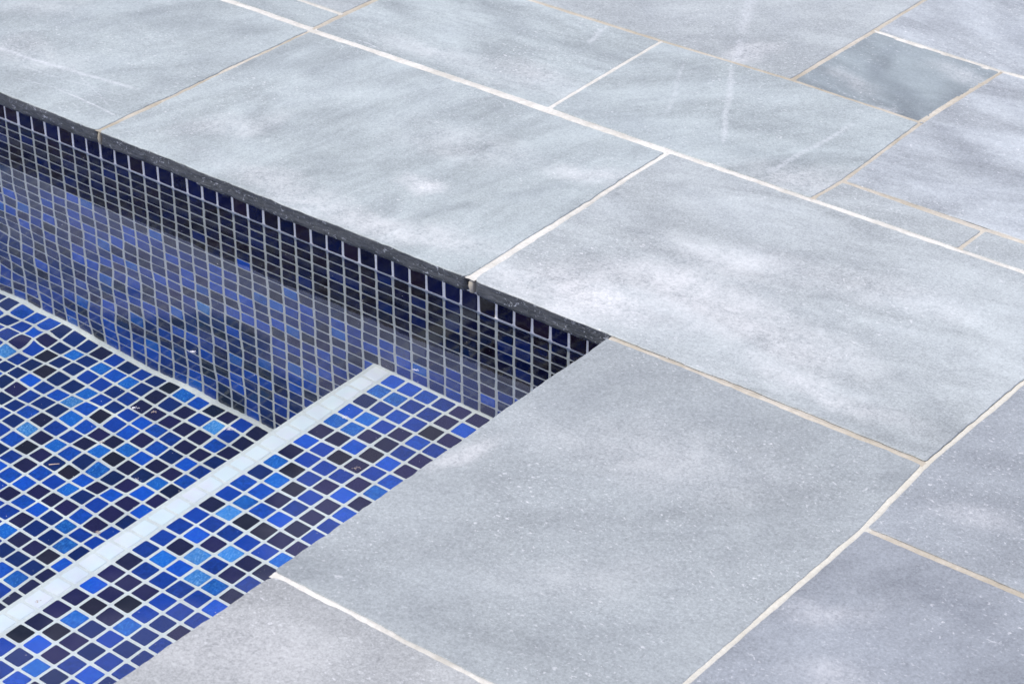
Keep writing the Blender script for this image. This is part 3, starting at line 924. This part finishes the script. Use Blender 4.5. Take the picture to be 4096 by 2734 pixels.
rw = random.Random(4)
WV = []
for lam, a in ((0.30, 0.00010), (0.21, 0.00007), (0.13, 0.00004), (0.085, 0.000034), (0.060, 0.000022), (0.043, 0.000013), (0.11, 0.00004), (0.052, 0.000017), (0.074, 0.00002)):
    th = rw.uniform(0, 2 * PI)
    k = 2 * PI / lam
    WV.append((k * math.cos(th), k * math.sin(th), a, rw.uniform(0, 6.28)))
xs = [XE - 0.001 + k * 0.05 for k in range(int((XE * -1 - 1.25) / 0.05))]
xs = [x for x in xs if x < -1.25] + list(np.arange(-1.25, 0.0205, 0.0045)) + [0.0206]
ys = [y for y in np.arange(YE - 0.001, -0.95, 0.05)] + list(np.arange(-0.95, 0.004, 0.0045)) + [0.004, 0.008, 0.011, 0.013, 0.0148, 0.0162, 0.0174, 0.0184, 0.0192, 0.0198, 0.0206]
xs = np.array(xs); ys = np.array(ys)
X, Y = np.meshgrid(xs, ys)
Z = np.full_like(X, 0.0)
amp = 0.45 + 0.55 * np.clip((-X - 0.15) / 0.55, 0, 1)
for (kx, ky, a, ph) in WV: Z += a * np.sin(kx * X + ky * Y + ph)
Z *= amp * 1.7
for (bx, by, a, s_) in ((-0.5437, -0.3184, -0.00017, 0.0075), (-0.533, -0.309, 0.00009, 0.006), (-0.2067, -0.0455, 0.00009, 0.006), (-0.62, -0.47, -0.00012, 0.010), (-0.60, -0.30, 0.00010, 0.012)):
    Z += a * np.exp(-((X - bx) ** 2 + (Y - by) ** 2) / (2 * s_ ** 2))
Z += 0.0009 * np.exp(-np.maximum(0, YO - Y) / 0.0022)
nx, ny = len(xs), len(ys)
vs = np.stack([X.ravel(), Y.ravel(), (ZW + Z).ravel()], 1)
fs = []
for j in range(ny - 1):
    b = j * nx
    for i in range(nx - 1):
        fs.append((b + i, b + i + 1, b + nx + i + 1, b + nx + i))
wm = mesh_of('pool_water', vs.tolist(), fs, [M_WATER], smooth=True)
wo_ = link('pool_water', wm)
tag(wo_, kind='structure')


# ------------------------------------------------------------------ bits floating on the water
def simple_mat(name, col, rough=0.7):
    q = NT(name)
    pos = q.n('ShaderNodeNewGeometry').outputs['Position']
    n = q.noise(pos, 900.0, 3, 0.6)
    bs = q.n('ShaderNodeBsdfPrincipled', {'Base Color': q.mix(n, tuple(c * 0.6 for c in col), tuple(min(1, c * 1.3) for c in col)), 'Roughness': rough})
    q.t.links.new(bs.outputs[0], q.out.inputs[0])
    return q.m


M_FLUFF = simple_mat('seed_fluff', (0.75, 0.73, 0.72))
M_SEED = simple_mat('dry_seed', (0.45, 0.36, 0.28))
M_NEEDLE = simple_mat('dry_needle', (0.75, 0.55, 0.38))


def fluff(name, x, y, sx, sy, n, mat, seed):
    r = random.Random(seed)
    vs, fs = [], []
    a0 = r.uniform(0, PI)
    for k in range(n):
        px, py = r.gauss(0, sx * 0.33), r.gauss(0, sy * 0.33)
        c = Vector((px * math.cos(0.6) - py * math.sin(0.6), px * math.sin(0.6) + py * math.cos(0.6), r.uniform(0.0002, 0.0010)))
        a = r.uniform(0, PI); L = r.uniform(0.0004, 0.0011); W = L * r.uniform(0.2, 0.5); H = r.uniform(0.0002, 0.0005)
        u = Vector((math.cos(a), math.sin(a), r.uniform(-0.3, 0.3))) * L; v = Vector((-math.sin(a), math.cos(a), 0)) * W
        b = len(vs)
        vs += [c - u, c + v, c + u, c - v, c + Vector((0, 0, H)), c - Vector((0, 0, H))]
        fs += [(b, b + 1, b + 4), (b + 1, b + 2, b + 4), (b + 2, b + 3, b + 4), (b + 3, b, b + 4), (b + 1, b, b + 5), (b + 2, b + 1, b + 5), (b + 3, b + 2, b + 5), (b, b + 3, b + 5)]
    me = mesh_of(name, vs, fs, [mat])
    o = link(name, me)
    o.location = (x, y, ZW + 0.0002)
    return o


GR = 'bits of fluff and seed floating on the pool'
for k, (x, y, sx, sy, n, mat, lab) in enumerate((
        (-0.382, -0.236, 0.006, 0.0032, 60, M_FLUFF, 'brightest white tuft of fluff floating before the tiled wall, left of the step'),
        (-0.247, -0.321, 0.009, 0.004, 60, M_FLUFF, 'pale curled wisp floating just left of the white nosing tiles near the wall'),
        (-0.352, -0.354, 0.007, 0.003, 40, M_FLUFF, 'small pale flake floating over the deep floor near the middle'),
        (-0.330, -0.346, 0.005, 0.003, 22, M_SEED, 'tiny brownish crumb beside the pale flake over the deep floor'),
        (-0.220, -0.530, 0.005, 0.004, 34, M_SEED, 'dark speckled crumb floating next to the white nosing row at lower left'),
        (-0.170, -0.115, 0.006, 0.003, 30, M_FLUFF, 'pale speck floating in front of the wall above the step'),
        (-0.168, -0.231, 0.005, 0.004, 34, M_FLUFF, 'pale round tuft floating over the step beside the first blue tiles'),
        (-0.097, -0.293, 0.006, 0.004, 22, M_SEED, 'tiny brown seed floating over the middle of the step'),
        (-0.331, -0.419, 0.006, 0.003, 22, M_SEED, 'thin brown crumb floating over the deep floor left of the middle'),
        (-0.255, -0.444, 0.005, 0.003, 20, M_FLUFF, 'faint pale wisp floating over the deep floor close to the nosing'),
        (-0.185, -0.640, 0.004, 0.003, 16, M_SEED, 'small brown seed floating over the lower left of the step'))):
    o = fluff('floating_fluff' if mat is M_FLUFF else 'floating_seed', x, y, sx, sy, n, mat, 30 + k)
    tag(o, lab, 'fluff' if mat is M_FLUFF else 'seed', GR)

bm = bmesh.new()
bmesh.ops.create_cone(bm, segments=8, radius1=0.00045, radius2=0.00025, depth=0.0105, cap_ends=True)
me = bpy.data.meshes.new('pine_needle'); bm.to_mesh(me); bm.free(); me.materials.append(M_NEEDLE)
nd = link('dry_needle', me)
nd.matrix_world = Matrix.Translation((-0.340, -0.476, ZW + 0.0006)) @ Matrix.Rotation(math.radians(48), 4, 'Z') @ Matrix.Rotation(PI / 2, 4, 'Y')
tag(nd, 'short straight tan needle floating over the deep floor at left', 'needle')

# fine dust on the water and settled on the tiles
r = random.Random(77)
vs, fs = [], []
for k in range(420):
    if k % 3:
        x, y, z = r.uniform(-0.85, -0.01), r.uniform(-0.72, 0.01), ZW + 0.0002
    elif k % 2:
        x, y, z = r.uniform(XN, -0.01), r.uniform(-0.7, 0.01), ZS + 0.0003
    else:
        x, y, z = r.uniform(-1.0, XN - WN), r.uniform(-0.6, 0.01), ZF + 0.0003
    s_ = r.choice((0.0002, 0.0003, 0.0004, 0.0006))
    b = len(vs)
    vs += [(x - s_, y, z), (x, y - s_ * .6, z), (x + s_, y, z), (x, y + s_ * .6, z), (x, y, z + s_ * .6), (x, y, z - s_ * .5)]
    fs += [(b, b + 1, b + 4), (b + 1, b + 2, b + 4), (b + 2, b + 3, b + 4), (b + 3, b, b + 4), (b + 1, b, b + 5), (b + 2, b + 1, b + 5), (b + 3, b + 2, b + 5), (b, b + 3, b + 5)]
tag(link('dust', mesh_of('dust', vs, fs, [M_FLUFF])), kind='stuff')

# sunlight refracted by the water reaches the basin
wo_.cycles.is_caustics_caster = True
for o in bpy.data.objects:
    t = o
    while t.parent is not None: t = t.parent
    if o.type == 'MESH' and t.name.split('.')[0] in ('pool_wall', 'pool_step', 'pool_floor'):
        o.cycles.is_caustics_receiver = True
